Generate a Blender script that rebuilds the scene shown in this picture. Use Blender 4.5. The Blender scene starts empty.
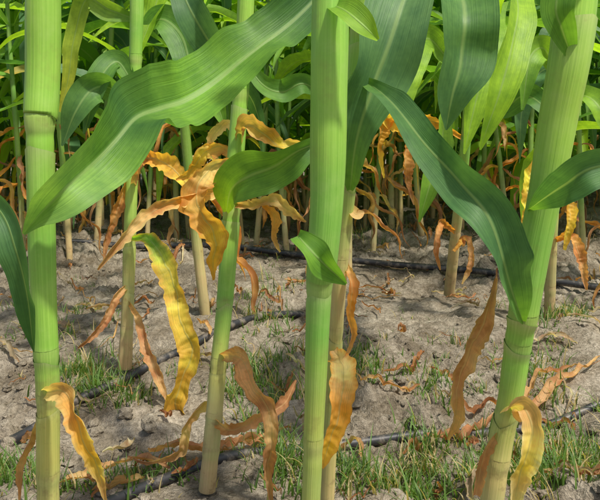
import bpy, math, random
import numpy as np
rng = np.random.RandomState(7); random.seed(7)
sc = bpy.context.scene
F=700.0; H=0.51; HZ=130.0      # eye height (m) and bearings used to survey positions

def W(a,b,d): return np.array([(a-300)/F*d, d, H-(b-HZ)/F*d])

# ---------------- noise ----------------
LAT = np.random.RandomState(3).rand(256,256)
def vnoise(x,y,s,o=0):
    x=np.asarray(x)*s+o*17.3+100; y=np.asarray(y)*s+o*9.7+100
    xi=np.floor(x).astype(int); yi=np.floor(y).astype(int)
    fx=x-xi; fy=y-yi; fx=fx*fx*(3-2*fx); fy=fy*fy*(3-2*fy)
    g=lambda i,j: LAT[i%256,j%256]
    return (g(xi,yi)*(1-fx)+g(xi+1,yi)*fx)*(1-fy)+(g(xi,yi+1)*(1-fx)+g(xi+1,yi+1)*fx)*fy-0.5
def ground_h(x,y):
    x=np.asarray(x,float); y=np.asarray(y,float)
    h=0.075*vnoise(x,y,1.3,1)+0.05*vnoise(x,y,3.6,2)+0.03*vnoise(x,y,9,3)
    rx=x+0.02*vnoise(x,y,30,11); ry=y+0.02*vnoise(x,y,30,12)
    rough=np.clip(0.75+1.9*vnoise(x,y,2.5,8),0.3,1.7)
    c=vnoise(rx,ry,20,4); h=h+rough*(0.055*np.maximum(c,-0.05)+0.026*np.abs(vnoise(rx,ry,41,5))+0.018*np.abs(vnoise(rx,ry,83,6)))
    yy=y+0.12*np.sin(x*1.1)
    h=h+0.03*np.cos((yy-1.75)*2*np.pi/1.35)
    return h-0.03

# ---------------- mesh accumulator ----------------
class MB:
    def __init__(s): s.v=[];s.f=[];s.c=[];s.a=[];s.n=0
    def add(s,v,f,c,a):
        s.v.append(v); s.f.append(np.asarray(f)+s.n); s.c.append(c); s.a.append(a); s.n+=len(v)
    def build(s,name,mat,parent=None,smooth=True):
        V=np.concatenate(s.v).astype(np.float32); Fc=np.concatenate(s.f).astype(np.int32)
        C=np.concatenate(s.c).astype(np.float32); A=np.concatenate(s.a).astype(np.float32)
        k=Fc.shape[1]
        me=bpy.data.meshes.new(name)
        me.vertices.add(len(V)); me.vertices.foreach_set('co',V.ravel())
        me.loops.add(Fc.size); me.loops.foreach_set('vertex_index',Fc.ravel())
        me.polygons.add(len(Fc)); me.polygons.foreach_set('loop_start',np.arange(0,Fc.size,k,dtype=np.int32))
        me.update(calc_edges=True)
        me.polygons.foreach_set('use_smooth',np.full(len(Fc),smooth))
        at=me.attributes.new('Col','FLOAT_COLOR','POINT'); at.data.foreach_set('color',C.ravel())
        at=me.attributes.new('luv','FLOAT_VECTOR','POINT'); at.data.foreach_set('vector',A.ravel())
        me.materials.append(mat); me.validate()
        ob=bpy.data.objects.new(name,me); sc.collection.objects.link(ob)
        if parent: ob.parent=parent
        return ob
def grid_faces(n,m,wrap=False):
    i=np.arange(n-1)[:,None]; j=np.arange(m if wrap else m-1)[None,:]
    j2=(j+1)%m
    return np.stack([i*m+j,i*m+j2,(i+1)*m+j2,(i+1)*m+j],-1).reshape(-1,4)
def norm(v): return v/np.maximum(np.linalg.norm(v,axis=-1,keepdims=True),1e-9)
def catmull(K,n):
    K=np.asarray(K,float); m=len(K)
    P=np.vstack([2*K[0]-K[1],K,2*K[-1]-K[-2]])
    L=np.concatenate([[0],np.cumsum(np.linalg.norm(np.diff(K[:,:3],axis=0),axis=1)+1e-6)])
    t=np.linspace(0,L[-1],n); seg=np.clip(np.searchsorted(L,t,side='right')-1,0,m-2)
    u=((t-L[seg])/(L[seg+1]-L[seg]))[:,None]
    p0,p1,p2,p3=P[seg],P[seg+1],P[seg+2],P[seg+3]
    return 0.5*((2*p1)+(-p0+p2)*u+(2*p0-5*p1+4*p2-p3)*u*u+(-p0+3*p1-3*p2+p3)*u**3), t
def colkeys(keys,t):
    ts=[k[0] for k in keys]; return np.stack([np.interp(t,ts,[k[1][i] for k in keys]) for i in range(4)],-1)

def ribbon(mb,C,w,side,nrm,col,M=9,curl=0.5,fold=0.25,rip=0.12,rfreq=7,tatter=0.0,edge=None,r=None,crumple=0.0):
    r=r or rng
    n=len(C); s=np.linspace(-1,1,M)[None,:]; t=np.linspace(0,1,n)[:,None]
    L=np.sum(np.linalg.norm(np.diff(C,axis=0),axis=1))
    hw=(w/2)[:,None]
    if tatter>0:
        hwL=hw*(1+tatter*(np.interp(t[:,0]*40,np.arange(42),r.rand(42))-0.6))[:,None]
        hwR=hw*(1+tatter*(np.interp(t[:,0]*40,np.arange(42),r.rand(42))-0.6))[:,None]
        hwm=np.where(s<0,hwL,hwR)
    else: hwm=hw+0*s
    cu=np.asarray(curl)*np.ones((n,1)) if np.ndim(curl)==0 else np.asarray(curl)[:,None]
    cu=np.where(np.abs(cu)<1e-3,1e-3,cu)
    fo=np.asarray(fold)*np.ones((n,1)) if np.ndim(fold)==0 else np.asarray(fold)[:,None]
    if crumple>0: cu=cu*(0.7+0.9*(vnoise(t*L,t*0+r.rand()*9,22)+0.5))
    x=np.sin(cu*s)/cu*hwm; z=(1-np.cos(cu*s))/cu*hwm+np.abs(s)*hwm*fo
    p1,p2=r.rand(2)*6.28
    ph=np.where(s<0,p1,p2); fr=rfreq*6.283*L/0.6
    warp=t+0.06*np.sin(t*9+p1)+0.025*np.sin(t*23+p2)
    amp=0.55+0.45*np.sin(t*7+p2)
    z=z+rip*amp*hwm*np.abs(s)**1.7*(np.sin(fr*warp+ph)+0.5*np.sin(fr*1.9*warp+2*ph))
    z=z+0.10*hw*np.sin(t*L*38+p1)+0.06*hwm*s*np.sin(t*L*60+p2)
    if crumple>0:
        o=r.rand()*50
        z=z+crumple*hwm*(1.1*vnoise(t*L+o,s*0.012+o,75)+0.8*vnoise(t*L+o,s*0.012+o,190,2)*np.ones_like(z))
        x=x+crumple*0.5*hwm*vnoise(t*L+o,s*0.01,90,4)
    V=C[:,None,:]+side[:,None,:]*x[...,None]+nrm[:,None,:]*z[...,None]
    A=np.zeros((n,M,3)); A[...,0]=(s+1)/2; A[...,1]=t*L; A[...,2]=r.rand()
    col=np.repeat(col[:,None,:],M,1)
    if edge is not None:
        k=np.clip((np.abs(s)-0.45)/0.55,0,1)[...,None]*np.ones((n,1,1)); k=k*np.clip(0.3+0.9*r.rand(n,1,1),0,1)
        col=col*(1-k)+np.array(edge)*k
    if crumple>0:
        o=r.rand()*50; q=1+0.9*vnoise(t*L+o,s*0.01+o,45,7)[...,None]*np.array([0.6,1.0,1.1,0]); col=col*q
    mb.add(V.reshape(-1,3),grid_faces(n,M),col.reshape(-1,4),A.reshape(-1,3))

# colours (linear albedo, alpha = dryness)
G_DARK=(0.058,0.160,0.040,0); G_BLUE=(0.08,0.19,0.070,0); G_MID=(0.135,0.30,0.038,0); G_BRI=(0.26,0.46,0.03,0)
G_LITE=(0.20,0.38,0.09,0)
Y_=(0.70,0.48,0.06,0.4); Y_P=(0.72,0.57,0.24,0.5); OR=(0.68,0.31,0.05,0.7); TAN=(0.60,0.38,0.17,0.8); BR=(0.38,0.18,0.08,1); PK=(0.52,0.27,0.14,0.9)

def hero_leaf(keys,cols,n=70,M=11,**kw):
    K=[]
    for a,b,d,w,ro in keys:
        p=W(a,b,d); K.append([*p,w/F*d,math.radians(ro)])
    if kw.get('tatter',0)>0: n=max(n,120); M=13; kw.setdefault('crumple',0.38)
    P,_=catmull(K,n); C=P[:,:3]; w=np.maximum(P[:,3],0.0008); ro=P[:,4][:,None]
    T=norm(np.gradient(C,axis=0)); view=np.array([0,1.0,0])
    s0=norm(np.cross(T,view)); n0=norm(np.cross(s0,T))
    side=s0*np.cos(ro)+n0*np.sin(ro); nr=n0*np.cos(ro)-s0*np.sin(ro)
    if nr[:,1].mean()>0: nr=-nr
    t=np.linspace(0,1,n); mb=MB()
    ribbon(mb,C,w,side,nr,colkeys(cols,t),M=M,**kw)
    return mb
def tube(mb,C,R,col,sides=22,ridge=0.012,a0=0,span=2*math.pi,topjit=None):
    n=len(C); T=norm(np.gradient(C,axis=0)); ref=np.array([0,1.0,0.03]); 
    X=norm(np.cross(T,ref)); Y=norm(np.cross(T,X))
    wrap=span>6.28; m=sides
    th=a0+(np.arange(m)/m if wrap else np.arange(m)/(m-1))*span
    rr=R[:,None]*(1+ridge*np.sin(9*th)+ridge*0.7*np.sin(14*th+1))[None,:]
    V=C[:,None,:]+X[:,None,:]*(rr*np.cos(th))[...,None]+Y[:,None,:]*(rr*np.sin(th))[...,None]
    if topjit is not None:
        u=np.linspace(0,1,n)[:,None]**6
        V=V+T[:,None,:]*(u*topjit[None,:])[...,None]
    L=np.concatenate([[0],np.cumsum(np.linalg.norm(np.diff(C,axis=0),axis=1))])
    A=np.zeros((n,m,3)); A[...,0]=th/6.283; A[...,1]=L[:,None]; A[...,2]=rng.rand()
    cc=np.repeat(col[:,None,:],m,1)
    if not wrap:   # pale dry margin where the sheath edges overlap
        k=np.exp(-((np.arange(m)[None,:,None]-0)/1.2)**2)+np.exp(-((np.arange(m)[None,:,None]-(m-1))/1.2)**2); k=0.55*k*np.ones((n,1,1))
        cc=cc*(1-k)+np.array([0.60,0.62,0.30,0.3])*k
    mb.add(V.reshape(-1,3),grid_faces(n,m,wrap),cc.reshape(-1,4),A.reshape(-1,3))

def hero_stalk(keys,cols,nodes,sheaths=True,n=260):
    K=[]; 
    for a,b,d,w in keys: K.append([*W(a,b,d),w/F*d/2,b])
    P,L=catmull(K,n); C=P[:,:3]; R=P[:,3].copy(); bb=P[:,4]
    R=R*(1+0.02*np.sin(L*23+1)+0.012*np.sin(L*61))
    col=colkeys(cols,(bb-min(k[1] for k in keys))/(max(k[1] for k in keys)-min(k[1] for k in keys)))
    for q,nb in enumerate(nodes):
        i=np.argmin(np.abs(bb-nb)); wd=0.006+0.003*rng.rand(); g=np.exp(-((L-L[i])/wd)**2); R*=1+0.06*g-0.04*np.exp(-((L-L[i]-0.013)/0.006)**2)
        k=(rng.uniform(0.3,0.5)*np.exp(-((L-L[i]-0.004)/0.007)**2))[:,None]
        col=col*(1-k)+np.array([0.50,0.52,0.20,0.3])*k
        k=(0.3*np.exp(-((L-L[i]+0.004)/0.003)**2))[:,None]
        col=col*(1-k)+np.array([0.24,0.2,0.08,0.6])*k
    mb=MB(); tube(mb,C,R,col)
    if sheaths:
        idx=sorted(int(np.argmin(np.abs(bb-nb))) for nb in nodes)+[n-1]
        idx=[0]+idx[:-1]
        for q in range(len(idx)-1):
            i0=int(idx[q+1]-(idx[q+1]-idx[q])*rng.uniform(0.80,0.93)); i1=idx[q+1]-1
            if i1-i0<8: continue
            c=C[i0:i1][::-1]; r=R[i0:i1][::-1].copy(); u=np.linspace(0,1,len(c))
            r=r*(1.02+0.035*u+0.03*u**10)
            cc=(col[i0:i1]*0.9+np.array([0.33,0.50,0.12,0.1])*0.1)[::-1]
            k=(0.5*u**16)[:,None]; cc=cc*(1-k)+np.array([0.50,0.52,0.25,0.5])*k
            tj=np.interp(np.linspace(0,1,28),np.linspace(0,1,6),rng.uniform(-0.006,0.008,6))
            tube(mb,c,r,cc,sides=28,a0=rng.uniform(-1.9,-1.2),span=5.9,ridge=0.008,topjit=tj)
    return mb

# ---------------- materials ----------------
def newmat(name):
    m=bpy.data.materials.new(name); m.use_nodes=True; nt=m.node_tree; nt.nodes.clear(); return m,nt
def N(nt,t,**k):
    n=nt.nodes.new(t)
    for a,b in k.items(): setattr(n,a,b)
    return n
def math_(nt,op,a,b=None,c=None,clamp=False):
    n=N(nt,'ShaderNodeMath',operation=op); n.use_clamp=clamp
    for i,v in enumerate([a,b,c]):
        if v is None: continue
        if isinstance(v,(int,float)): n.inputs[i].default_value=v
        else: nt.links.new(v,n.inputs[i])
    return n.outputs[0]
def mix(nt,f,a,b,mode='MIX'):
    n=N(nt,'ShaderNodeMix',data_type='RGBA',blend_type=mode)
    for s,v in ((n.inputs[0],f),(n.inputs[6],a),(n.inputs[7],b)):
        if isinstance(v,(int,float)): s.default_value=v
        elif isinstance(v,tuple): s.default_value=v
        else: nt.links.new(v,s)
    return n.outputs[2]
def noise(nt,scale,detail=4,vec=None,rough=0.6):
    n=N(nt,'ShaderNodeTexNoise'); n.inputs['Scale'].default_value=scale; n.inputs['Detail'].default_value=detail; n.inputs['Roughness'].default_value=rough
    if vec is not None: nt.links.new(vec,n.inputs['Vector'])
    return n.outputs['Fac']
def ramp(nt,v,lo,hi,a=0.0,b=1.0):
    n=N(nt,'ShaderNodeMapRange'); nt.links.new(v,n.inputs[0])
    for i,x in zip((1,2,3,4),(lo,hi,a,b)): n.inputs[i].default_value=x
    return n.outputs[0]

def leaf_material():
    m,nt=newmat('corn_leaf'); out=N(nt,'ShaderNodeOutputMaterial')
    ac=N(nt,'ShaderNodeAttribute',attribute_name='Col'); au=N(nt,'ShaderNodeAttribute',attribute_name='luv')
    sx=N(nt,'ShaderNodeSeparateXYZ'); nt.links.new(au.outputs['Vector'],sx.inputs[0]); u,v,rz=sx.outputs
    tc=N(nt,'ShaderNodeTexCoord').outputs['Object']
    cb=N(nt,'ShaderNodeCombineXYZ'); 
    nt.links.new(math_(nt,'MULTIPLY',u,42),cb.inputs[0]); nt.links.new(math_(nt,'MULTIPLY',v,6),cb.inputs[1]); nt.links.new(math_(nt,'MULTIPLY',rz,50),cb.inputs[2])
    streak=noise(nt,1.0,3,cb.outputs[0],0.7); mott=noise(nt,40,3,tc,0.7)
    c=ac.outputs['Color']
    c=mix(nt,1.0,c,mix(nt,ramp(nt,streak,0.3,0.7),(0.78,0.81,0.76,1),(1.24,1.2,1.15,1)),'MULTIPLY')
    c=mix(nt,1.0,c,mix(nt,ramp(nt,mott,0.3,0.7),(0.74,0.80,0.82,1),(1.26,1.18,1.1,1)),'MULTIPLY')
    dry=ac.outputs['Alpha']
    sp=math_(nt,'MULTIPLY',ramp(nt,mott,0.52,0.66),math_(nt,'MULTIPLY',dry,0.7))
    c=mix(nt,sp,c,(0.28,0.12,0.04,1))
    rib=ramp(nt,math_(nt,'ABSOLUTE',math_(nt,'SUBTRACT',u,0.5)),0.012,0.045,0.5,0.0)
    c=mix(nt,rib,c,mix(nt,dry,(0.32,0.46,0.15,1),(0.62,0.42,0.2,1)))
    ht=math_(nt,'ADD',math_(nt,'MULTIPLY',streak,1.1),math_(nt,'ADD',math_(nt,'MULTIPLY',math_(nt,'MULTIPLY',mott,dry),3.0),math_(nt,'MULTIPLY',rib,-1.6)))
    bp=N(nt,'ShaderNodeBump'); bp.inputs['Strength'].default_value=0.5; bp.inputs['Distance'].default_value=0.0013; nt.links.new(ht,bp.inputs['Height'])
    p=N(nt,'ShaderNodeBsdfPrincipled'); nt.links.new(c,p.inputs['Base Color']); nt.links.new(bp.outputs[0],p.inputs['Normal'])
    nt.links.new(ramp(nt,dry,0,1,0.50,0.8),p.inputs['Roughness']); p.inputs['Specular IOR Level'].default_value=0.42
    tr=N(nt,'ShaderNodeBsdfTranslucent'); nt.links.new(mix(nt,1.0,c,(1.8,1.7,0.7,1),'MULTIPLY'),tr.inputs[0])
    ms=N(nt,'ShaderNodeMixShader'); ms.inputs[0].default_value=0.4
    nt.links.new(p.outputs[0],ms.inputs[1]); nt.links.new(tr.outputs[0],ms.inputs[2]); nt.links.new(ms.outputs[0],out.inputs[0])
    return m
def field_material():
    m,nt=newmat('corn_leaf_simple'); out=N(nt,'ShaderNodeOutputMaterial')
    ac=N(nt,'ShaderNodeAttribute',attribute_name='Col'); au=N(nt,'ShaderNodeAttribute',attribute_name='luv')
    sx=N(nt,'ShaderNodeSeparateXYZ'); nt.links.new(au.outputs['Vector'],sx.inputs[0]); u=sx.outputs[0]
    rib=ramp(nt,math_(nt,'ABSOLUTE',math_(nt,'SUBTRACT',u,0.5)),0.015,0.06,0.4,0.0)
    c=mix(nt,rib,ac.outputs['Color'],(0.34,0.44,0.18,1))
    p=N(nt,'ShaderNodeBsdfPrincipled'); nt.links.new(c,p.inputs['Base Color']); p.inputs['Roughness'].default_value=0.48
    tr=N(nt,'ShaderNodeBsdfTranslucent'); nt.links.new(mix(nt,1.0,c,(1.9,1.8,0.6,1),'MULTIPLY'),tr.inputs[0])
    ms=N(nt,'ShaderNodeMixShader'); ms.inputs[0].default_value=0.45
    nt.links.new(p.outputs[0],ms.inputs[1]); nt.links.new(tr.outputs[0],ms.inputs[2]); nt.links.new(ms.outputs[0],out.inputs[0])
    return m
def stalk_material():
    m,nt=newmat('corn_stalk'); out=N(nt,'ShaderNodeOutputMaterial')
    ac=N(nt,'ShaderNodeAttribute',attribute_name='Col'); au=N(nt,'ShaderNodeAttribute',attribute_name='luv')
    sx=N(nt,'ShaderNodeSeparateXYZ'); nt.links.new(au.outputs['Vector'],sx.inputs[0]); u,v,rz=sx.outputs
    cb=N(nt,'ShaderNodeCombineXYZ')
    nt.links.new(math_(nt,'MULTIPLY',u,60),cb.inputs[0]); nt.links.new(math_(nt,'MULTIPLY',v,6),cb.inputs[1]); nt.links.new(math_(nt,'MULTIPLY',rz,50),cb.inputs[2])
    tc=N(nt,'ShaderNodeTexCoord').outputs['Object']
    st=noise(nt,1,3,cb.outputs[0],0.65); mo=noise(nt,34,4,tc,0.75); big=noise(nt,9,2,tc)
    c=mix(nt,1.0,ac.outputs['Color'],mix(nt,ramp(nt,st,0.3,0.7),(0.80,0.86,0.72,1),(1.16,1.10,1.18,1)),'MULTIPLY')
    c=mix(nt,1.0,c,mix(nt,ramp(nt,big,0.35,0.65),(0.80,0.92,0.85,1),(1.12,1.04,0.95,1)),'MULTIPLY')
    c=mix(nt,ramp(nt,mo,0.5,0.8,0,0.25),c,(0.50,0.62,0.22,1))
    dirt=math_(nt,'MULTIPLY',ramp(nt,mo,0.45,0.33),math_(nt,'MULTIPLY',math_(nt,'ADD',ac.outputs['Alpha'],0.22),0.65))
    c=mix(nt,dirt,c,(0.22,0.14,0.06,1))
    bp=N(nt,'ShaderNodeBump'); bp.inputs['Strength'].default_value=0.5; bp.inputs['Distance'].default_value=0.001; nt.links.new(st,bp.inputs['Height'])
    p=N(nt,'ShaderNodeBsdfPrincipled'); nt.links.new(c,p.inputs['Base Color']); nt.links.new(bp.outputs[0],p.inputs['Normal'])
    nt.links.new(ramp(nt,ac.outputs['Alpha'],0,1,0.45,0.8),p.inputs['Roughness']); p.inputs['Specular IOR Level'].default_value=0.4
    nt.links.new(p.outputs[0],out.inputs[0]); return m
def soil_material():
    m,nt=newmat('soil'); out=N(nt,'ShaderNodeOutputMaterial'); tc=N(nt,'ShaderNodeTexCoord').outputs['Object']
    a=noise(nt,3.0,3,tc); b=noise(nt,16,4,tc,0.7); c_=noise(nt,110,4,tc,0.75)
    c=mix(nt,ramp(nt,a,0.38,0.6),(0.22,0.18,0.125,1),(0.45,0.39,0.295,1))
    c=mix(nt,ramp(nt,b,0.40,0.66),mix(nt,0.5,c,(0.15,0.12,0.08,1)),mix(nt,0.35,c,(0.58,0.52,0.42,1)))
    c=mix(nt,1.0,c,mix(nt,ramp(nt,c_,0.32,0.68),(0.58,0.57,0.54,1),(1.3,1.3,1.3,1)),'MULTIPLY')
    ht=math_(nt,'ADD',math_(nt,'MULTIPLY',b,1.0),math_(nt,'MULTIPLY',c_,1.0))
    bp=N(nt,'ShaderNodeBump'); bp.inputs['Strength'].default_value=1.0; bp.inputs['Distance'].default_value=0.014; nt.links.new(ht,bp.inputs['Height'])
    p=N(nt,'ShaderNodeBsdfDiffuse'); nt.links.new(c,p.inputs['Color']); nt.links.new(bp.outputs[0],p.inputs['Normal'])
    nt.links.new(p.outputs[0],out.inputs[0]); return m
def hose_material():
    m,nt=newmat('black_polyethylene'); out=N(nt,'ShaderNodeOutputMaterial'); tc=N(nt,'ShaderNodeTexCoord').outputs['Object']
    c=mix(nt,ramp(nt,noise(nt,35,4,tc,0.7),0.48,0.68,0,0.75),(0.022,0.022,0.024,1),(0.24,0.20,0.15,1))
    p=N(nt,'ShaderNodeBsdfPrincipled'); nt.links.new(c,p.inputs['Base Color']); p.inputs['Roughness'].default_value=0.5
    nt.links.new(p.outputs[0],out.inputs[0]); return m
LEAF=leaf_material(); LEAFS=field_material(); STALK=stalk_material(); SOIL=soil_material(); HOSE=hose_material()

# ---------------- ground ----------------
def axis(lo,hi,step,out_lo,out_hi,g=1.12):
    c=list(np.arange(lo,hi,step)); s=step; x=c[-1]
    while x<out_hi: s=s*g; x+=s; c.append(x)
    s=step; x=c[0]; pre=[]
    while x>out_lo: s=s*g; x-=s; pre.append(x)
    return np.array(pre[::-1]+c)
gx=axis(-1.4,1.4,0.006,-90,90,1.08); gy=axis(0.8,2.9,0.006,-20,120,1.05)
X,Y=np.meshgrid(gx,gy); Z=ground_h(X,Y)
far=np.clip((np.hypot(X,Y-2)-8)/20,0,1); Z=Z*(1-far)
V=np.stack([X,Y,Z],-1).reshape(-1,3)
mb=MB(); mb.add(V,grid_faces(len(gy),len(gx)),np.ones((len(V),4))*0.3,V*0)
mb.build('ground',SOIL)

import bmesh
bm=bmesh.new(); bmesh.ops.create_icosphere(bm,subdivisions=2,radius=1); bv=np.array([v.co[:] for v in bm.verts]); bf=np.array([[v.index for v in f.verts] for f in bm.faces]); bm.free()
mb=MB()
for i in range(6500):
    y=0.9+3.2*rng.rand()**1.3; x=(rng.rand()-0.5)*1.3*(y+0.6)
    if vnoise(x,y,4,9)<-0.1+0.2*rng.rand(): continue
    s=0.0025+0.015*rng.rand()**4
    v=bv*(1+0.5*(rng.rand(len(bv),1)-0.5))*np.array([1,0.8+0.4*rng.rand(),0.65])*s
    a=rng.rand()*6.28; v=v@np.array([[math.cos(a),-math.sin(a),0],[math.sin(a),math.cos(a),0],[0,0,1]])
    v=v+np.array([x,y,float(ground_h(x,y))+s*0.2]); mb.add(v,bf,np.ones((len(v),4)),v*0)
mb.build('soil_clods',SOIL,smooth=False)

# ---------------- drip hoses ----------------
def hose(pts,r=0.009,lift=0.006):
    K=[]
    for a,b,l in pts:
        d=H*F/(b-HZ); x=(a-300)/F*d; K.append([x,d,l])
    P,_=catmull(K,200); z=ground_h(P[:,0],P[:,1]); k=np.hanning(47); k/=k.sum(); z=np.convolve(np.pad(z,23,'edge'),k,'valid')
    C=np.stack([P[:,0],P[:,1],z+lift+P[:,2]],-1); mb=MB(); tube(mb,C,np.full(200,r),np.zeros((200,4)),sides=14,ridge=0)
    mb.build('drip_irrigation_hose',HOSE)
hose([(-60,455,0),(20,410,0),(80,389,0.002),(150,366,0),(220,343,0.002),(294,320,0),(318,314,-0.05)])
hose([(90,514,0),(150,484,0),(220,456,0),(270,441,0.0),(330,430,0.002),(400,421,0.0),(470,412,-0.004),(540,404,0.0),(660,390,0)],r=0.008)
hose([(-60,256,0.01),(60,251,0.012),(130,250,0.01),(240,254,0.01),(350,262,0.012),(470,271,0.012),(586,282,0.012),(680,290,0)],r=0.012,lift=0.008)

# ---------------- hero plants ----------------
def plant(stalk,leaves):
    e=bpy.data.objects.new('corn_plant',None); sc.collection.objects.link(e)
    if stalk is not None: stalk.build('stalk',STALK,e)
    for i,l in enumerate(leaves): l.build('leaf_%d'%(i+1),LEAF,e)
    return e
SG=(0.31,0.55,0.075,0); SG2=(0.24,0.49,0.08,0); SY=(0.50,0.52,0.14,0.3); ST=(0.54,0.43,0.21,0.7); SB=(0.44,0.31,0.16,0.9)

# plant A (far left)
A=hero_stalk([(43,-260,0.60,30),(43,-60,0.60,33),(43,60,0.61,33),(41,112,0.61,32),(40,128,0.61,27),(42,250,0.62,26),(46,350,0.63,23),(48,400,0.64,22),(48,470,0.65,22),(49,580,0.66,24)],
 [(0,SG),(0.45,SG),(0.62,SG2),(0.74,SG),(0.775,SY),(0.86,(0.50,0.46,0.13,0.6)),(1,ST)],[120,352,397,475])
n_=130; tt_=np.linspace(0,1,n_)
Al=[hero_leaf([(24,234,0.60,3,0),(42,212,0.595,24,-10),(66,188,0.59,50,-25),(92,165,0.62,60,-30),(116,140,0.65,60,-15),(138,118,0.68,64,5),(162,108,0.70,76,15),(190,97,0.72,72,10),(226,74,0.75,62,20),(262,46,0.77,58,20),(310,4,0.8,46,10),(370,-60,0.85,20,0)],
   [(0,G_LITE),(0.14,G_LITE),(0.2,G_MID),(0.28,G_DARK),(0.38,G_MID),(0.46,(0.17,0.38,0.045,0)),(0.58,G_MID),(0.75,G_DARK),(1,G_BLUE)],n=n_,M=19,curl=0.35,fold=np.interp(tt_,[0,0.15,0.28,0.4,0.6,1],[0.9,0.8,0.9,0.5,0.35,0.4]),rip=0.17,rfreq=5),
 hero_leaf([(34,352,0.56,1,0),(27,300,0.54,26,20),(16,250,0.53,34,10),(0,210,0.54,30,0),(-40,180,0.57,16,0)],[(0,G_DARK),(0.6,G_BLUE),(1,G_MID)],curl=0.5,fold=0.3),
 hero_leaf([(46,392,0.63,10,0),(66,392,0.61,24,20),(74,412,0.6,26,-20),(84,442,0.6,20,25),(98,470,0.61,15,0),(106,500,0.62,4,0)],[(0,Y_P),(0.4,OR),(0.7,Y_),(1,TAN)],curl=1.1,rip=0.3,tatter=0.3,edge=Y_P),
 hero_leaf([(40,420,0.66,8,0),(30,440,0.67,12,40),(22,465,0.7,10,0),(20,500,0.7,3,0)],[(0,TAN),(1,PK)],curl=1.4,rip=0.3,tatter=0.4)]
plant(A,Al)

# plant B (centre of left half)
B=hero_stalk([(250,-160,0.99,15),(246,0,0.99,16),(240,100,1.0,16),(232,205,1.0,17),(225,300,1.0,16),(218,370,1.0,16),(213,430,1.0,16),(207,490,1.0,17)],
 [(0,SG),(0.5,SG),(0.72,SG2),(0.80,(0.42,0.46,0.12,0.3)),(0.88,ST),(1,SB)],[92,208,300,362,415,450])
Bl=[hero_leaf([(226,212,0.99,5,0),(232,190,0.96,30,20),(250,176,0.93,48,15),(276,166,0.92,42,-15),(300,150,0.92,30,-30),(330,138,0.95,6,0)],[(0,G_BRI),(0.3,G_MID),(0.6,G_MID),(1,G_DARK)],curl=0.3,fold=0.5,rip=0.2,rfreq=5),
 hero_leaf([(244,60,1.0,8,0),(262,84,0.99,18,20),(282,92,1.0,26,10),(304,84,1.0,20,0),(330,100,1.05,3,0)],[(0,G_MID),(1,G_DARK)]),
 hero_leaf([(222,96,1.08,3,0),(222,62,1.06,20,20),(206,36,1.04,34,10),(188,5,1.03,32,0),(170,-40,1.05,8,0)],[(0,G_DARK),(0.6,G_BLUE),(1,G_DARK)]),
 hero_leaf([(235,192,1.0,7,0),(205,194,0.97,15,10),(175,200,0.93,15,30),(145,218,0.9,17,-10),(118,244,0.88,13,30),(98,270,0.88,3,0)],[(0,TAN),(0.3,OR),(0.7,TAN),(1,PK)],curl=1.1,rip=0.3,tatter=0.5,edge=Y_P),
 hero_leaf([(236,160,1.0,6,0),(214,166,0.97,18,30),(196,190,0.95,30,10),(204,216,0.94,38,-10),(216,240,0.94,30,30),(213,262,0.95,14,0),(214,280,0.96,2,0)],[(0,Y_P),(0.4,(0.72,0.50,0.15,0.5)),(0.7,Y_),(1,OR)],curl=0.9,rip=0.4,rfreq=9,tatter=0.4,edge=OR),
 hero_leaf([(238,148,1.0,5,0),(246,126,0.98,18,30),(262,132,0.97,24,0),(280,146,0.97,18,30),(298,146,0.98,10,0),(312,160,1,2,0)],[(0,Y_P),(0.6,Y_),(1,Y_P)],curl=0.9,rip=0.35,tatter=0.4,edge=TAN),
 hero_leaf([(238,138,1.02,5,0),(228,122,1.03,12,30),(214,134,1.04,14,0),(208,150,1.04,3,0)],[(0,Y_P),(1,Y_P)],curl=0.9,rip=0.4,tatter=0.3),
 hero_leaf([(236,170,1.02,5,0),(226,148,1.03,14,30),(206,152,1.04,18,0),(190,172,1.05,12,30),(176,180,1.05,2,0)],[(0,Y_P),(0.6,Y_),(1,OR)],curl=0.9,rip=0.4,tatter=0.4,edge=OR),
 hero_leaf([(232,204,1.0,6,0),(252,206,0.97,13,20),(274,202,0.96,16,30),(292,212,0.96,13,-10),(306,222,0.98,2,0)],[(0,TAN),(0.5,Y_P),(1,TAN)],curl=1.1,rip=0.4,tatter=0.5),
 hero_leaf([(262,204,0.97,4,0),(274,216,0.96,12,20),(272,236,0.97,9,40),(280,252,0.98,2,0)],[(0,OR),(1,TAN)],curl=1.1,rip=0.3,tatter=0.4),
 hero_leaf([(220,356,1.0,8,0),(240,358,0.96,20,20),(252,384,0.93,20,-15),(268,410,0.92,20,15),(272,442,0.92,16,-10),(268,470,0.93,15,10),(272,505,0.94,4,0)],[(0,TAN),(0.3,PK),(0.6,TAN),(1,PK)],curl=1.1,rip=0.3,tatter=0.4,edge=BR),
 hero_leaf([(214,420,1.0,8,0),(232,430,0.97,14,30),(258,418,0.97,16,0),(284,404,0.98,14,30),(296,380,1.0,3,0)],[(0,TAN),(0.5,PK),(1,BR)],curl=1.3,rip=0.3,tatter=0.5),
 hero_leaf([(213,400,1.02,6,0),(202,405,1.03,12,30),(188,425,1.03,15,0),(180,450,1.04,12,20),(150,462,1.05,5,0),(128,456,1.07,2,0)],[(0,Y_P),(0.4,TAN),(1,PK)],curl=1.2,rip=0.3,tatter=0.5)]
plant(B,Bl)

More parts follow.
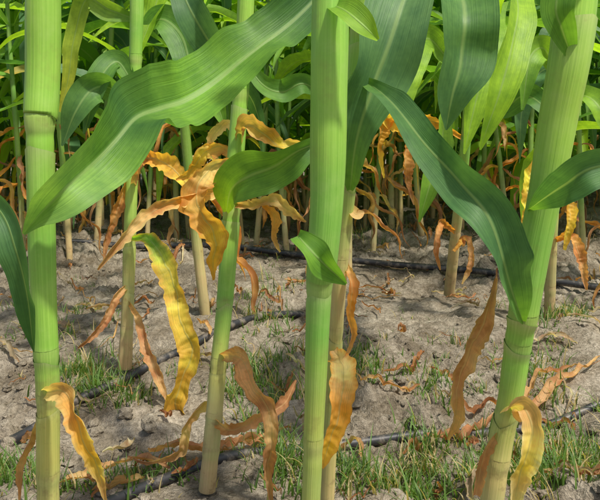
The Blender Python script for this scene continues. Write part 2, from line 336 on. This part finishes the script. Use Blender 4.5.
# plant C (second row)
C_=hero_stalk([(140,-150,1.46,11),(137,0,1.47,13),(134,120,1.49,12),(130,230,1.5,12),(128,300,1.5,12),(125,368,1.5,14)],
 [(0,SG2),(0.6,SG),(0.78,(0.34,0.42,0.11,0.2)),(0.88,ST),(1,SB)],[60,160,236,290,330],n=200)
Cl=[hero_leaf([(132,238,1.49,6,0),(150,240,1.45,13,20),(164,262,1.4,24,15),(176,290,1.36,26,-25),(180,320,1.34,22,15),(192,350,1.33,28,-15),(182,378,1.33,18,20),(176,405,1.34,26,0),(184,436,1.35,4,0)],
   [(0,G_BRI),(0.18,G_MID),(0.28,(0.50,0.50,0.06,0.2)),(0.45,(0.75,0.58,0.08,0.3)),(0.8,Y_),(1,OR)],n=130,curl=0.7,rip=0.4,rfreq=8,tatter=0.2,crumple=0.25,edge=(0.7,0.45,0.08,0.6)),
 hero_leaf([(134,185,1.49,6,0),(142,160,1.44,16,20),(160,160,1.4,20,0),(176,172,1.37,20,20),(190,188,1.35,12,0),(196,206,1.35,2,0)],[(0,TAN),(0.4,OR),(0.8,Y_),(1,OR)],curl=0.9,rip=0.4,tatter=0.4),
 hero_leaf([(130,170,1.5,5,0),(124,190,1.5,14,30),(116,215,1.5,12,10),(106,240,1.5,8,40),(104,262,1.5,2,0)],[(0,OR),(1,PK)],curl=1.2,rip=0.3,tatter=0.4),
 hero_leaf([(127,285,1.5,5,0),(116,296,1.47,13,30),(108,318,1.45,11,0),(92,336,1.44,9,20),(78,348,1.44,2,0)],[(0,TAN),(0.5,PK),(1,BR)],curl=1.3,rip=0.3,tatter=0.4),
 hero_leaf([(128,300,1.5,5,0),(138,320,1.45,11,30),(148,350,1.4,15,0),(158,378,1.36,13,25),(168,402,1.34,3,0)],[(0,TAN),(0.5,PK),(1,TAN)],curl=1.2,rip=0.3,tatter=0.4),
 hero_leaf([(136,60,1.48,6,0),(150,20,1.5,22,20),(164,-15,1.52,28,0),(180,-40,1.55,20,0)],[(0,G_BRI),(1,G_BRI)]),
 hero_leaf([(134,120,1.48,6,0),(112,90,1.45,26,20),(92,90,1.43,34,10),(76,112,1.42,26,0),(62,146,1.43,2,0)],[(0,G_MID),(1,G_BLUE)]),
 hero_leaf([(136,90,1.47,6,0),(118,62,1.47,22,-20),(102,76,1.45,26,0),(92,104,1.44,18,0),(84,134,1.44,2,0)],[(0,G_MID),(1,G_BLUE)]),
 hero_leaf([(137,20,1.5,6,0),(110,10,1.5,22,20),(86,0,1.5,20,10),(74,40,1.52,18,0),(68,80,1.53,12,20),(60,112,1.54,2,0)],[(0,G_MID),(0.6,(0.34,0.46,0.05,0)),(1,(0.5,0.5,0.06,0))]),
 hero_leaf([(137,40,1.5,6,0),(160,20,1.5,26,20),(180,34,1.48,34,0),(190,66,1.46,28,0),(194,100,1.46,3,0)],[(0,G_MID),(1,G_DARK)]),
 hero_leaf([(134,118,1.5,6,0),(158,84,1.6,22,0),(190,76,1.65,28,10),(214,100,1.66,22,0),(226,130,1.66,2,0)],[(0,G_BRI),(1,G_MID)])]
plant(C_,Cl)

# plant D (left of right half)
D=hero_stalk([(332,-240,0.60,34),(331,-40,0.60,35),(329,90,0.60,35),(327,195,0.61,33),(322,262,0.62,30),(319,292,0.63,25),(315,400,0.65,20),(311,500,0.67,19),(307,600,0.69,20)],
 [(0,SG),(0.35,SG),(0.6,SG2),(0.68,SG2),(0.75,(0.36,0.48,0.10,0.1)),(0.9,SY),(1,ST)],[-90,284,440])
Dl=[hero_leaf([(328,4,0.6,8,0),(345,10,0.57,26,20),(362,24,0.56,26,10),(378,40,0.56,4,0)],[(0,G_MID),(1,G_BRI)]),
 hero_leaf([(298,236,0.57,14,0),(310,250,0.56,26,30),(326,266,0.56,26,-10),(346,284,0.57,3,0)],[(0,G_MID),(1,G_MID)],curl=0.4,fold=0.6),
 ]
plant(D,Dl)
D2=hero_stalk([(392,-240,0.80,20),(372,-60,0.80,21),(358,60,0.81,21),(349,160,0.82,20),(344,220,0.84,16),(338,290,0.86,15),(334,370,0.9,14),(330,440,0.93,14),(326,520,0.96,15)],
 [(0,SG),(0.5,SG),(0.6,SY),(0.72,ST),(0.8,SY),(1,ST)],[30,182,262,330,392])
D2l=[hero_leaf([(350,190,0.79,6,0),(354,160,0.76,30,30),(362,120,0.74,48,25),(376,80,0.74,60,-10),(392,36,0.75,68,10),(408,-10,0.78,62,20),(430,-70,0.85,30,0)],[(0,G_MID),(0.3,G_BLUE),(0.6,(0.12,0.25,0.10,0)),(1,G_BLUE)],n=100,M=15,curl=0.4,fold=0.4,rip=0.18,rfreq=5),
 hero_leaf([(345,262,0.86,6,0),(352,285,0.84,13,30),(350,312,0.84,11,0),(352,335,0.85,10,30),(344,362,0.86,2,0)],[(0,TAN),(0.4,OR),(1,PK)],curl=1.2,rip=0.3,tatter=0.4),
 hero_leaf([(334,350,0.88,8,0),(342,366,0.85,26,10),(342,392,0.83,30,-10),(338,418,0.82,26,15),(330,442,0.82,20,0),(322,468,0.83,3,0)],[(0,TAN),(0.3,Y_P),(0.5,OR),(0.8,(0.78,0.48,0.05,0.4)),(1,OR)],curl=0.8,rip=0.3,rfreq=7,tatter=0.25,edge=OR),
 hero_leaf([(350,205,0.84,5,0),(356,214,0.83,12,20),(364,212,0.84,2,0)],[(0,Y_P),(1,TAN)],n=24)]
plant(D2,D2l)

# plant E (right)
E=hero_stalk([(600,-240,0.60,34),(585,-60,0.60,37),(571,50,0.60,38),(558,120,0.61,35),(546,190,0.62,32),(534,250,0.63,31),(524,310,0.64,29),(518,345,0.65,25),(510,400,0.66,23),(501,440,0.67,23),(492,500,0.68,24),(480,600,0.7,25)],
 [(0,SG),(0.4,SG),(0.62,SG2),(0.72,SG),(0.785,SY),(0.84,(0.60,0.50,0.20,0.5)),(1,ST)],[-60,317,345,412,460])
n_=110; tt_=np.linspace(0,1,n_)
El=[hero_leaf([(523,322,0.63,4,0),(514,296,0.60,30,-20),(502,258,0.58,46,-25),(486,214,0.58,48,0),(458,180,0.60,44,25),(430,150,0.63,36,10),(404,118,0.67,30,-20),(380,92,0.72,18,0),(352,74,0.76,2,0)],[(0,G_MID),(0.25,G_BLUE),(0.6,G_DARK),(0.8,G_BLUE),(1,G_MID)],n=n_,M=19,curl=0.4,fold=np.interp(tt_,[0,0.3,0.5,1],[0.8,0.5,0.3,0.6]),rip=0.20,rfreq=6),
 hero_leaf([(528,210,0.62,4,0),(545,198,0.58,22,30),(566,184,0.55,36,20),(592,168,0.54,40,0),(640,160,0.56,20,0)],[(0,G_MID),(0.3,G_DARK),(1,G_BLUE)],curl=0.4,fold=0.4),
 hero_leaf([(572,60,0.6,10,0),(562,30,0.57,26,20),(556,6,0.56,34,10),(568,-30,0.56,34,0),(600,-60,0.57,20,0)],[(0,G_MID),(1,G_MID)],curl=0.5),
 hero_leaf([(508,408,0.65,20,0),(524,408,0.62,26,10),(532,430,0.61,26,-15),(526,456,0.61,24,10),(518,480,0.62,22,0),(512,520,0.63,8,0)],[(0,SY),(0.25,Y_P),(0.6,Y_),(0.8,Y_P),(1,OR)],curl=0.9,rip=0.25,tatter=0.25,crumple=0.2,edge=(0.76,0.64,0.36,0.4)),
 hero_leaf([(500,428,0.67,8,0),(490,440,0.66,14,20),(482,462,0.66,14,0),(476,495,0.66,10,0)],[(0,TAN),(1,PK)],curl=1.0,rip=0.3,tatter=0.3),
 ]
plant(E,El)

# plant F (behind, between D and E) with hanging blades
Fp=hero_stalk([(478,-120,1.75,10),(473,40,1.85,10),(464,160,2.0,10),(456,230,2.1,10),(449,294,2.2,11)],[(0,SG2),(0.7,SG2),(0.85,ST),(1,SB)],[60,130,190,235,265],n=140)
Fl=[hero_leaf([(474,60,1.6,6,0),(446,-30,1.25,50,10),(464,10,1.0,60,0),(462,55,0.98,60,20),(452,95,0.98,36,0),(446,130,0.99,2,0)],[(0,G_MID),(0.4,G_MID),(1,G_BLUE)],n=90,M=11,curl=0.4,rip=0.2,rfreq=6,fold=0.4),
 hero_leaf([(474,80,1.7,6,0),(500,-20,1.4,24,0),(516,-10,1.2,32,10),(514,40,1.1,36,20),(502,84,1.08,32,0),(490,120,1.08,18,10),(480,150,1.09,2,0)],[(0,G_BRI),(1,G_BRI)],n=90,M=11,curl=0.5,rip=0.16),
 hero_leaf([(474,40,1.75,5,0),(488,0,1.6,30,0),(486,50,1.4,32,20),(476,100,1.35,26,0),(464,154,1.34,2,0)],[(0,G_MID),(1,G_BRI)],n=60),
 hero_leaf([(470,110,1.8,5,0),(450,100,1.45,10,0),(442,140,1.25,20,10),(432,178,1.2,22,0),(419,222,1.2,2,0)],[(0,G_MID),(0.5,G_BRI),(1,G_MID)],n=60,curl=0.5),
 hero_leaf([(471,90,1.85,5,0),(430,40,1.7,26,0),(412,60,1.6,30,20),(404,96,1.55,22,0),(402,130,1.55,2,0)],[(0,G_MID),(1,G_BRI)],n=60),
 hero_leaf([(471,100,1.85,5,0),(500,110,1.8,20,20),(524,96,1.75,26,0),(546,110,1.7,18,0),(560,140,1.7,2,0)],[(0,G_MID),(1,G_DARK)],n=60),
 hero_leaf([(466,140,2.0,5,0),(430,120,1.95,14,20),(402,124,1.85,20,0),(388,118,1.8,16,20),(384,112,1.8,4,0)],[(0,OR),(1,Y_)],n=60,curl=1.0,rip=0.3,tatter=0.3),
 hero_leaf([(404,122,1.82,8,0),(408,140,1.8,16,20),(404,170,1.8,14,40),(414,205,1.8,2,0)],[(0,OR),(1,PK)],n=60,curl=1.0,rip=0.3,tatter=0.3),
 hero_leaf([(392,118,1.82,6,0),(384,128,1.8,12,20),(378,150,1.8,9,40),(384,178,1.8,2,0)],[(0,OR),(1,Y_)],n=60,curl=1.0,rip=0.3,tatter=0.3),
 hero_leaf([(455,232,2.1,5,0),(440,222,2.0,10,20),(436,250,1.95,9,0),(440,270,1.95,2,0)],[(0,OR),(1,PK)],n=40,curl=1.2,rip=0.3,tatter=0.4),
 hero_leaf([(453,250,2.1,5,0),(466,240,2.0,10,20),(470,262,1.95,10,0),(462,284,1.95,2,0)],[(0,PK),(1,TAN)],n=40,curl=1.2,rip=0.3,tatter=0.4)]
plant(Fp,Fl)
# plant G (second row, behind E) with yellowing blades
Gp=hero_stalk([(566,-120,1.7,9),(562,40,1.75,10),(556,160,1.8,10),(552,240,1.85,10),(549,322,1.9,11)],[(0,SG2),(0.7,SG2),(0.85,ST),(1,SB)],[60,130,200,250,290],n=140)
Gl=[hero_leaf([(556,165,1.8,5,0),(542,158,1.75,14,20),(530,176,1.7,20,0),(526,205,1.68,18,20),(521,246,1.68,3,0)],[(0,Y_),(0.5,(0.72,0.58,0.06,0.3)),(1,Y_)],n=60,curl=0.8,rip=0.3,tatter=0.2),
 hero_leaf([(556,190,1.8,5,0),(566,192,1.75,12,20),(570,215,1.7,14,0),(564,250,1.7,3,0)],[(0,Y_),(1,Y_)],n=50,curl=0.9,rip=0.3,tatter=0.2),
 hero_leaf([(553,240,1.85,5,0),(570,236,1.8,12,20),(580,258,1.78,13,0),(586,290,1.78,3,0)],[(0,OR),(1,PK)],n=50,curl=1.1,rip=0.3,tatter=0.4),
 hero_leaf([(552,232,1.85,5,0),(540,226,1.8,10,20),(536,250,1.8,10,30),(530,282,1.8,3,0)],[(0,OR),(1,TAN)],n=50,curl=1.1,rip=0.3,tatter=0.4),
 hero_leaf([(560,120,1.8,5,0),(580,96,1.7,20,20),(600,110,1.65,24,0),(612,150,1.65,3,0)],[(0,G_MID),(1,G_BRI)],n=50),
 hero_leaf([(562,90,1.8,5,0),(545,50,1.75,24,20),(530,60,1.7,26,0),(522,110,1.7,3,0)],[(0,G_BRI),(1,G_MID)],n=50)]
plant(Gp,Gl)

def ground_leaf(mb,pts,w,cols,r=rng,curl=1.0):
    K=[]
    for a,b in pts:
        d=H*F/(b-HZ); K.append([(a-300)/F*d,d,0])
    n=16*len(pts); P,_=catmull(K,n); z=ground_h(P[:,0],P[:,1])+0.010+0.012*np.abs(np.interp(np.arange(n)/8,np.arange(n//8+2),r.rand(n//8+2)))
    C=np.stack([P[:,0],P[:,1],z],-1); T=norm(np.gradient(C,axis=0)); s=norm(np.cross(T,[0,0,1.0])); nn=norm(np.cross(s,T))
    ro=np.interp(np.linspace(0,6,n),np.arange(7),r.uniform(-0.9,0.9,7))[:,None]
    side=s*np.cos(ro)+nn*np.sin(ro); nr=nn*np.cos(ro)-s*np.sin(ro); t=np.linspace(0,1,n)
    ribbon(mb,C,w*(0.08+np.sin(np.pi*np.clip(t*0.9+0.08,0,1))**0.6),side,nr,colkeys(cols,t),M=7,curl=curl,rip=0.25,tatter=0.4,r=r,crumple=0.3)
mb=MB()
ground_leaf(mb,[(404,440),(440,428),(490,408),(540,392),(600,366)],0.022,[(0,BR),(0.5,PK),(1,TAN)])
ground_leaf(mb,[(150,440),(180,452),(230,446),(290,418)],0.025,[(0,PK),(1,BR)])
ground_leaf(mb,[(510,400),(540,382),(580,372)],0.014,[(0,TAN),(1,BR)])
ground_leaf(mb,[(355,382),(390,392),(420,388)],0.012,[(0,TAN),(1,BR)])
ground_leaf(mb,[(60,480),(110,462),(170,470)],0.018,[(0,TAN),(1,PK)])
for i in range(380):
    y=1.0+4.2*rng.rand(); x=(rng.rand()-0.5)*0.95*y
    a=300+x/y*F; b=HZ+H*F/y; th=rng.rand()*3.14; L=(10+40*rng.rand())/y**0.8
    p2=(a+math.cos(th)*L, b+0.35*math.sin(th)*L); p3=(a+math.cos(th+0.3)*1.7*L, b+0.35*math.sin(th+0.3)*1.7*L)
    cc=np.array([TAN,PK,BR,BR,(0.6,0.5,0.34,0.8),(0.45,0.36,0.25,0.9)][rng.randint(6)]); cc[:3]*=rng.uniform(0.6,1.05)
    ground_leaf(mb,[(a,b),p2,p3],0.003+0.014*rng.rand()**2,[(0,tuple(cc)),(1,tuple(cc))])
mb.build('dry_leaf_litter',LEAF)
lb=hero_leaf([(496,278,0.66,4,0),(490,300,0.66,12,20),(482,326,0.67,22,-10),(468,352,0.68,22,15),(458,384,0.69,15,-20),(455,412,0.7,15,20),(448,440,0.72,3,0)],[(0,BR),(0.3,PK),(0.6,PK),(1,TAN)],n=90,curl=1.0,rip=0.3,tatter=0.4,edge=TAN)
lb.build('hanging_dry_corn_leaf',LEAF)

# ---------------- generic corn plants ----------------
def gen_plant(mb_s,mb_l,base,seed,res=2,az=None,dead=4,height=1.9,r0=0.012,dark=1.0):
    r=np.random.RandomState(seed); x0,y0=base; z0=float(ground_h(x0,y0))-0.02
    lean=r.uniform(-0.09,0.09,2); n=[18,24,60][res]
    t=np.linspace(0,1,n); z=t*height*0.86
    C=np.stack([x0+lean[0]*z+0.015*np.sin(z*3+r.rand()*6),y0+lean[1]*z,z0+z],-1)
    R=r0*r.uniform(0.8,1.1)*(1.1-0.65*t**1.5); nodes=np.concatenate([[0.05,0.12,0.2],0.2+np.cumsum(np.full(14,0.10)*r.uniform(0.85,1.15,14))])
    for q in nodes: R=R*(1+0.12*np.exp(-((z-q)/0.012)**2))
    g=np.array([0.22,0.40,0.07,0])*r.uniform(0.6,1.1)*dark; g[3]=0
    col=colkeys([(0,SB),(0.09,ST),(0.2,tuple(g)),(1,tuple(g))],t)
    tube(mb_s,C,R,col,sides=[5,6,10][res],ridge=0)
    az=r.rand()*6.28 if az is None else az
    for k,q in enumerate(nodes[2:]):
        if q>height*0.84: break
        isdead=k<dead
        if res<2 and q>0.62+0.19*y0+0.25: break
        for rep in range(2 if (res<2 or isdead) else 1):
            if isdead and rep==1 and r.rand()<0.4: continue
            p=np.array([np.interp(q+0.03,z,C[:,i]) for i in range(3)])
            a=az+((k+rep)%2)*math.pi+r.uniform(-0.7,0.7)
            L=r.uniform(0.16,0.42) if isdead else r.uniform(0.5,0.9); w0=r.uniform(0.018,0.04) if isdead else r.uniform(0.06,0.10)
            m=[12,15,32][res]; tt=np.linspace(0,1,m)
            e0=math.radians(r.uniform(0,50) if isdead else r.uniform(25,68)); bend=math.radians(r.uniform(90,140) if isdead else r.uniform(80,175))
            el=np.maximum(e0-bend*tt**(0.5 if isdead else 1.1),-1.5)+(0.45*np.sin(tt*14+r.rand()*6) if isdead else 0)
            aa=a+np.cumsum(r.uniform(-0.12,0.12,m))*(2.2 if isdead else 0.8)
            dl=L/m; d=np.stack([np.cos(el)*np.cos(aa),np.cos(el)*np.sin(aa),np.sin(el)],-1)
            Cc=p+np.cumsum(d*dl,0)-d[0]*dl; T=norm(d)
            side=norm(np.stack([-np.sin(aa),np.cos(aa),0*aa],-1)); nn=norm(np.cross(T,side))
            tw=(r.uniform(-2.5,2.5) if isdead else r.uniform(-1.5,1.5))*tt[:,None]**1.2+ (r.uniform(-.3,.3))
            s2=side*np.cos(tw)+nn*np.sin(tw); n2=nn*np.cos(tw)-side*np.sin(tw)
            w=w0*(0.35+0.65*np.clip(tt*5,0,1))*np.clip(1-tt**2.6,0.02,1)
            if isdead:
                c1=[OR,TAN,Y_P,Y_,OR,PK][r.randint(6)]; c2=[TAN,PK,BR,OR][r.randint(4)]; f=r.uniform(0.6,1.05)
                ck=[(0,tuple(np.array(c1)*f)),(1,tuple(np.array(c2)*f))]
            else:
                c1=np.array([G_DARK,G_BLUE,G_MID,G_BRI,G_MID,G_BRI][r.randint(6)])*r.uniform(0.85,1.35); c1[3]=0
                c2=c1*np.array([1.15,1.05,0.9,1])
                if k==dead and r.rand()<0.5: c2=np.array(Y_)
                ck=[(0,tuple(c1)),(0.5,tuple(c1)),(1,tuple(c2))]
            ribbon(mb_l,Cc,w,s2,n2,colkeys(ck,tt),M=[3,5,7][res],curl=1.1 if isdead else 0.35,fold=0.25,rip=0.3 if isdead else 0.16,rfreq=5 if res==2 else 3,tatter=0.3 if isdead else 0,r=r,crumple=0.3 if (isdead and res==2) else 0)
def single(a,b,seed,**k):
    d=H*F/(b-HZ); s=MB(); l=MB(); gen_plant(s,l,((a-300)/F*d,d),seed,**k)
    e=bpy.data.objects.new('corn_plant',None); sc.collection.objects.link(e)
    s.build('stalk',STALK,e); l.build('leaves',LEAF,e)
for a,b,s,az,dd in [(204,326,11,0.4,4),(66,258,12,0.2,4),(100,248,13,2.9,4),(150,244,14,0.6,4),(254,248,15,0.1,4),(288,256,16,2.8,3),
               (20,262,17,0.2,4),(376,256,18,0.5,4),(352,270,30,0.1,3),(505,252,19,2.6,4),(530,250,20,0.3,4),(590,268,21,0.1,4),(420,243,22,0.4,4),(-20,290,23,0.2,3),(630,300,24,0.2,3),(228,236,25,1.2,3),(180,236,26,2.0,4),(395,238,27,1.0,4),(478,238,28,2.2,4)]:
    single(a,b,s,az=az,dead=dd)
ms=MB(); ml=MB(); sd=100
y=3.45
while y<7.4:
    x=-0.5*y-0.9+rng.rand()*0.2
    while x<0.5*y+0.9:
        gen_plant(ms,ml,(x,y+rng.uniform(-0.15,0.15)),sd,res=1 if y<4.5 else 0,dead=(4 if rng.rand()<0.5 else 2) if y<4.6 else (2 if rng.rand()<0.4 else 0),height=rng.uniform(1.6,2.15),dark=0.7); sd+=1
        x+=rng.uniform(0.18,0.32)
    y+=0.55
e=bpy.data.objects.new('corn_field',None); sc.collection.objects.link(e)
ms.build('field_stalks',STALK,e); ml.build('field_leaves',LEAFS,e)

# ---------------- grass ----------------
mb=MB()
def tuft(x,y,nb,hh,spread):
    for i in range(nb):
        px=x+rng.normal()*spread; py=y+rng.normal()*spread; z=float(ground_h(px,py))-0.003
        h=hh*rng.uniform(0.4,1.3); a=rng.rand()*6.28; ln=rng.uniform(0.2,1.3)
        t=np.linspace(0,1,6); el=1.5-ln*t**1.2*1.3
        d=np.stack([np.cos(el)*math.cos(a),np.cos(el)*math.sin(a),np.sin(el)],-1)*h/6
        C=np.array([px,py,z])+np.cumsum(d,0)-d[0]
        side=np.array([-math.sin(a),math.cos(a),0])[None,:]*np.ones((6,1)); nn=norm(np.cross(norm(d),side))
        w=rng.uniform(0.0018,0.0045)*(1.02-t**1.5); g=rng.uniform(0.5,1.3)
        c=(0.12*g,0.22*g,0.045*g,0) if rng.rand()<0.8 else (0.45,0.37,0.18,0.4)
        s=np.linspace(-1,1,3)[None,:]
        V=C[:,None,:]+side[:,None,:]*(s*w[:,None]/2)[...,None]+nn[:,None,:]*(np.abs(s)*w[:,None]*0.25)[...,None]
        A=np.zeros((6,3,3)); A[...,0]=0.2; A[...,1]=t[:,None]*h; A[...,2]=rng.rand()
        mb.add(V.reshape(-1,3),grid_faces(6,3),np.tile(np.array(c),(18,1)),A.reshape(-1,3))
def patch(a,b,nt,sa,sb,hh=0.05,nb=12,sp=0.018):
    for i in range(nt):
        bb=max(b+rng.normal()*sb,215); aa=a+rng.normal()*sa; d=H*F/(bb-HZ); tuft((aa-300)/F*d,d,nb,hh*rng.uniform(0.5,1.5),sp)
patch(100,380,46,30,11,0.055); patch(75,360,16,14,8,0.06); patch(268,300,30,16,22,0.06); patch(262,385,40,20,14,0.055); patch(30,330,16,15,15)
patch(380,468,50,45,12,0.055,14); patch(550,455,70,30,20,0.065,14); patch(450,450,36,34,14,0.055,14); patch(350,375,22,18,12,0.055); patch(425,375,14,14,14)
patch(555,320,28,22,14,0.055); patch(280,450,26,18,18,0.055); patch(120,470,18,30,10,0.04); patch(20,470,18,20,14); patch(350,240,14,20,6,0.07); patch(85,300,14,25,20,0.04)
patch(470,390,18,50,20,0.03,6); patch(240,340,18,50,20,0.035,6); patch(380,325,10,40,20,0.025,5); patch(540,375,24,24,12,0.05)
patch(150,228,30,80,8,0.07,8,0.05); patch(450,228,30,80,8,0.07,8,0.05)
mb.build('grass',LEAFS)

# ---------------- light, sky, camera ----------------
w=bpy.data.worlds.new('World'); sc.world=w; w.use_nodes=True; nt=w.node_tree; bg=nt.nodes['Background']
sky=nt.nodes.new('ShaderNodeTexSky'); sky.sky_type='NISHITA'; sky.sun_disc=False
EL=math.radians(60); AZ=math.radians(140)
sky.sun_elevation=EL; sky.sun_rotation=AZ; sky.dust_density=3
nt.links.new(sky.outputs[0],bg.inputs[0]); bg.inputs[1].default_value=0.15
from mathutils import Vector
dirv=Vector((math.sin(AZ)*math.cos(EL),math.cos(AZ)*math.cos(EL),math.sin(EL)))
L=bpy.data.lights.new('sun','SUN'); L.energy=5.0; L.angle=math.radians(3); L.color=(1,0.95,0.86)
lo=bpy.data.objects.new('sun',L); sc.collection.objects.link(lo); lo.rotation_euler=dirv.to_track_quat('Z','Y').to_euler()
cam=bpy.data.cameras.new('camera'); co=bpy.data.objects.new('camera',cam); sc.collection.objects.link(co)
co.location=(0,0,H); co.rotation_euler=(math.radians(90),0,0); cam.lens=36*F/600; cam.sensor_width=36; cam.sensor_fit='HORIZONTAL'; cam.shift_y=-(250-HZ)/600; cam.clip_start=0.02; cam.clip_end=500
sc.camera=co
sc.view_settings.view_transform='Standard'; sc.view_settings.look='None'; sc.view_settings.exposure=0
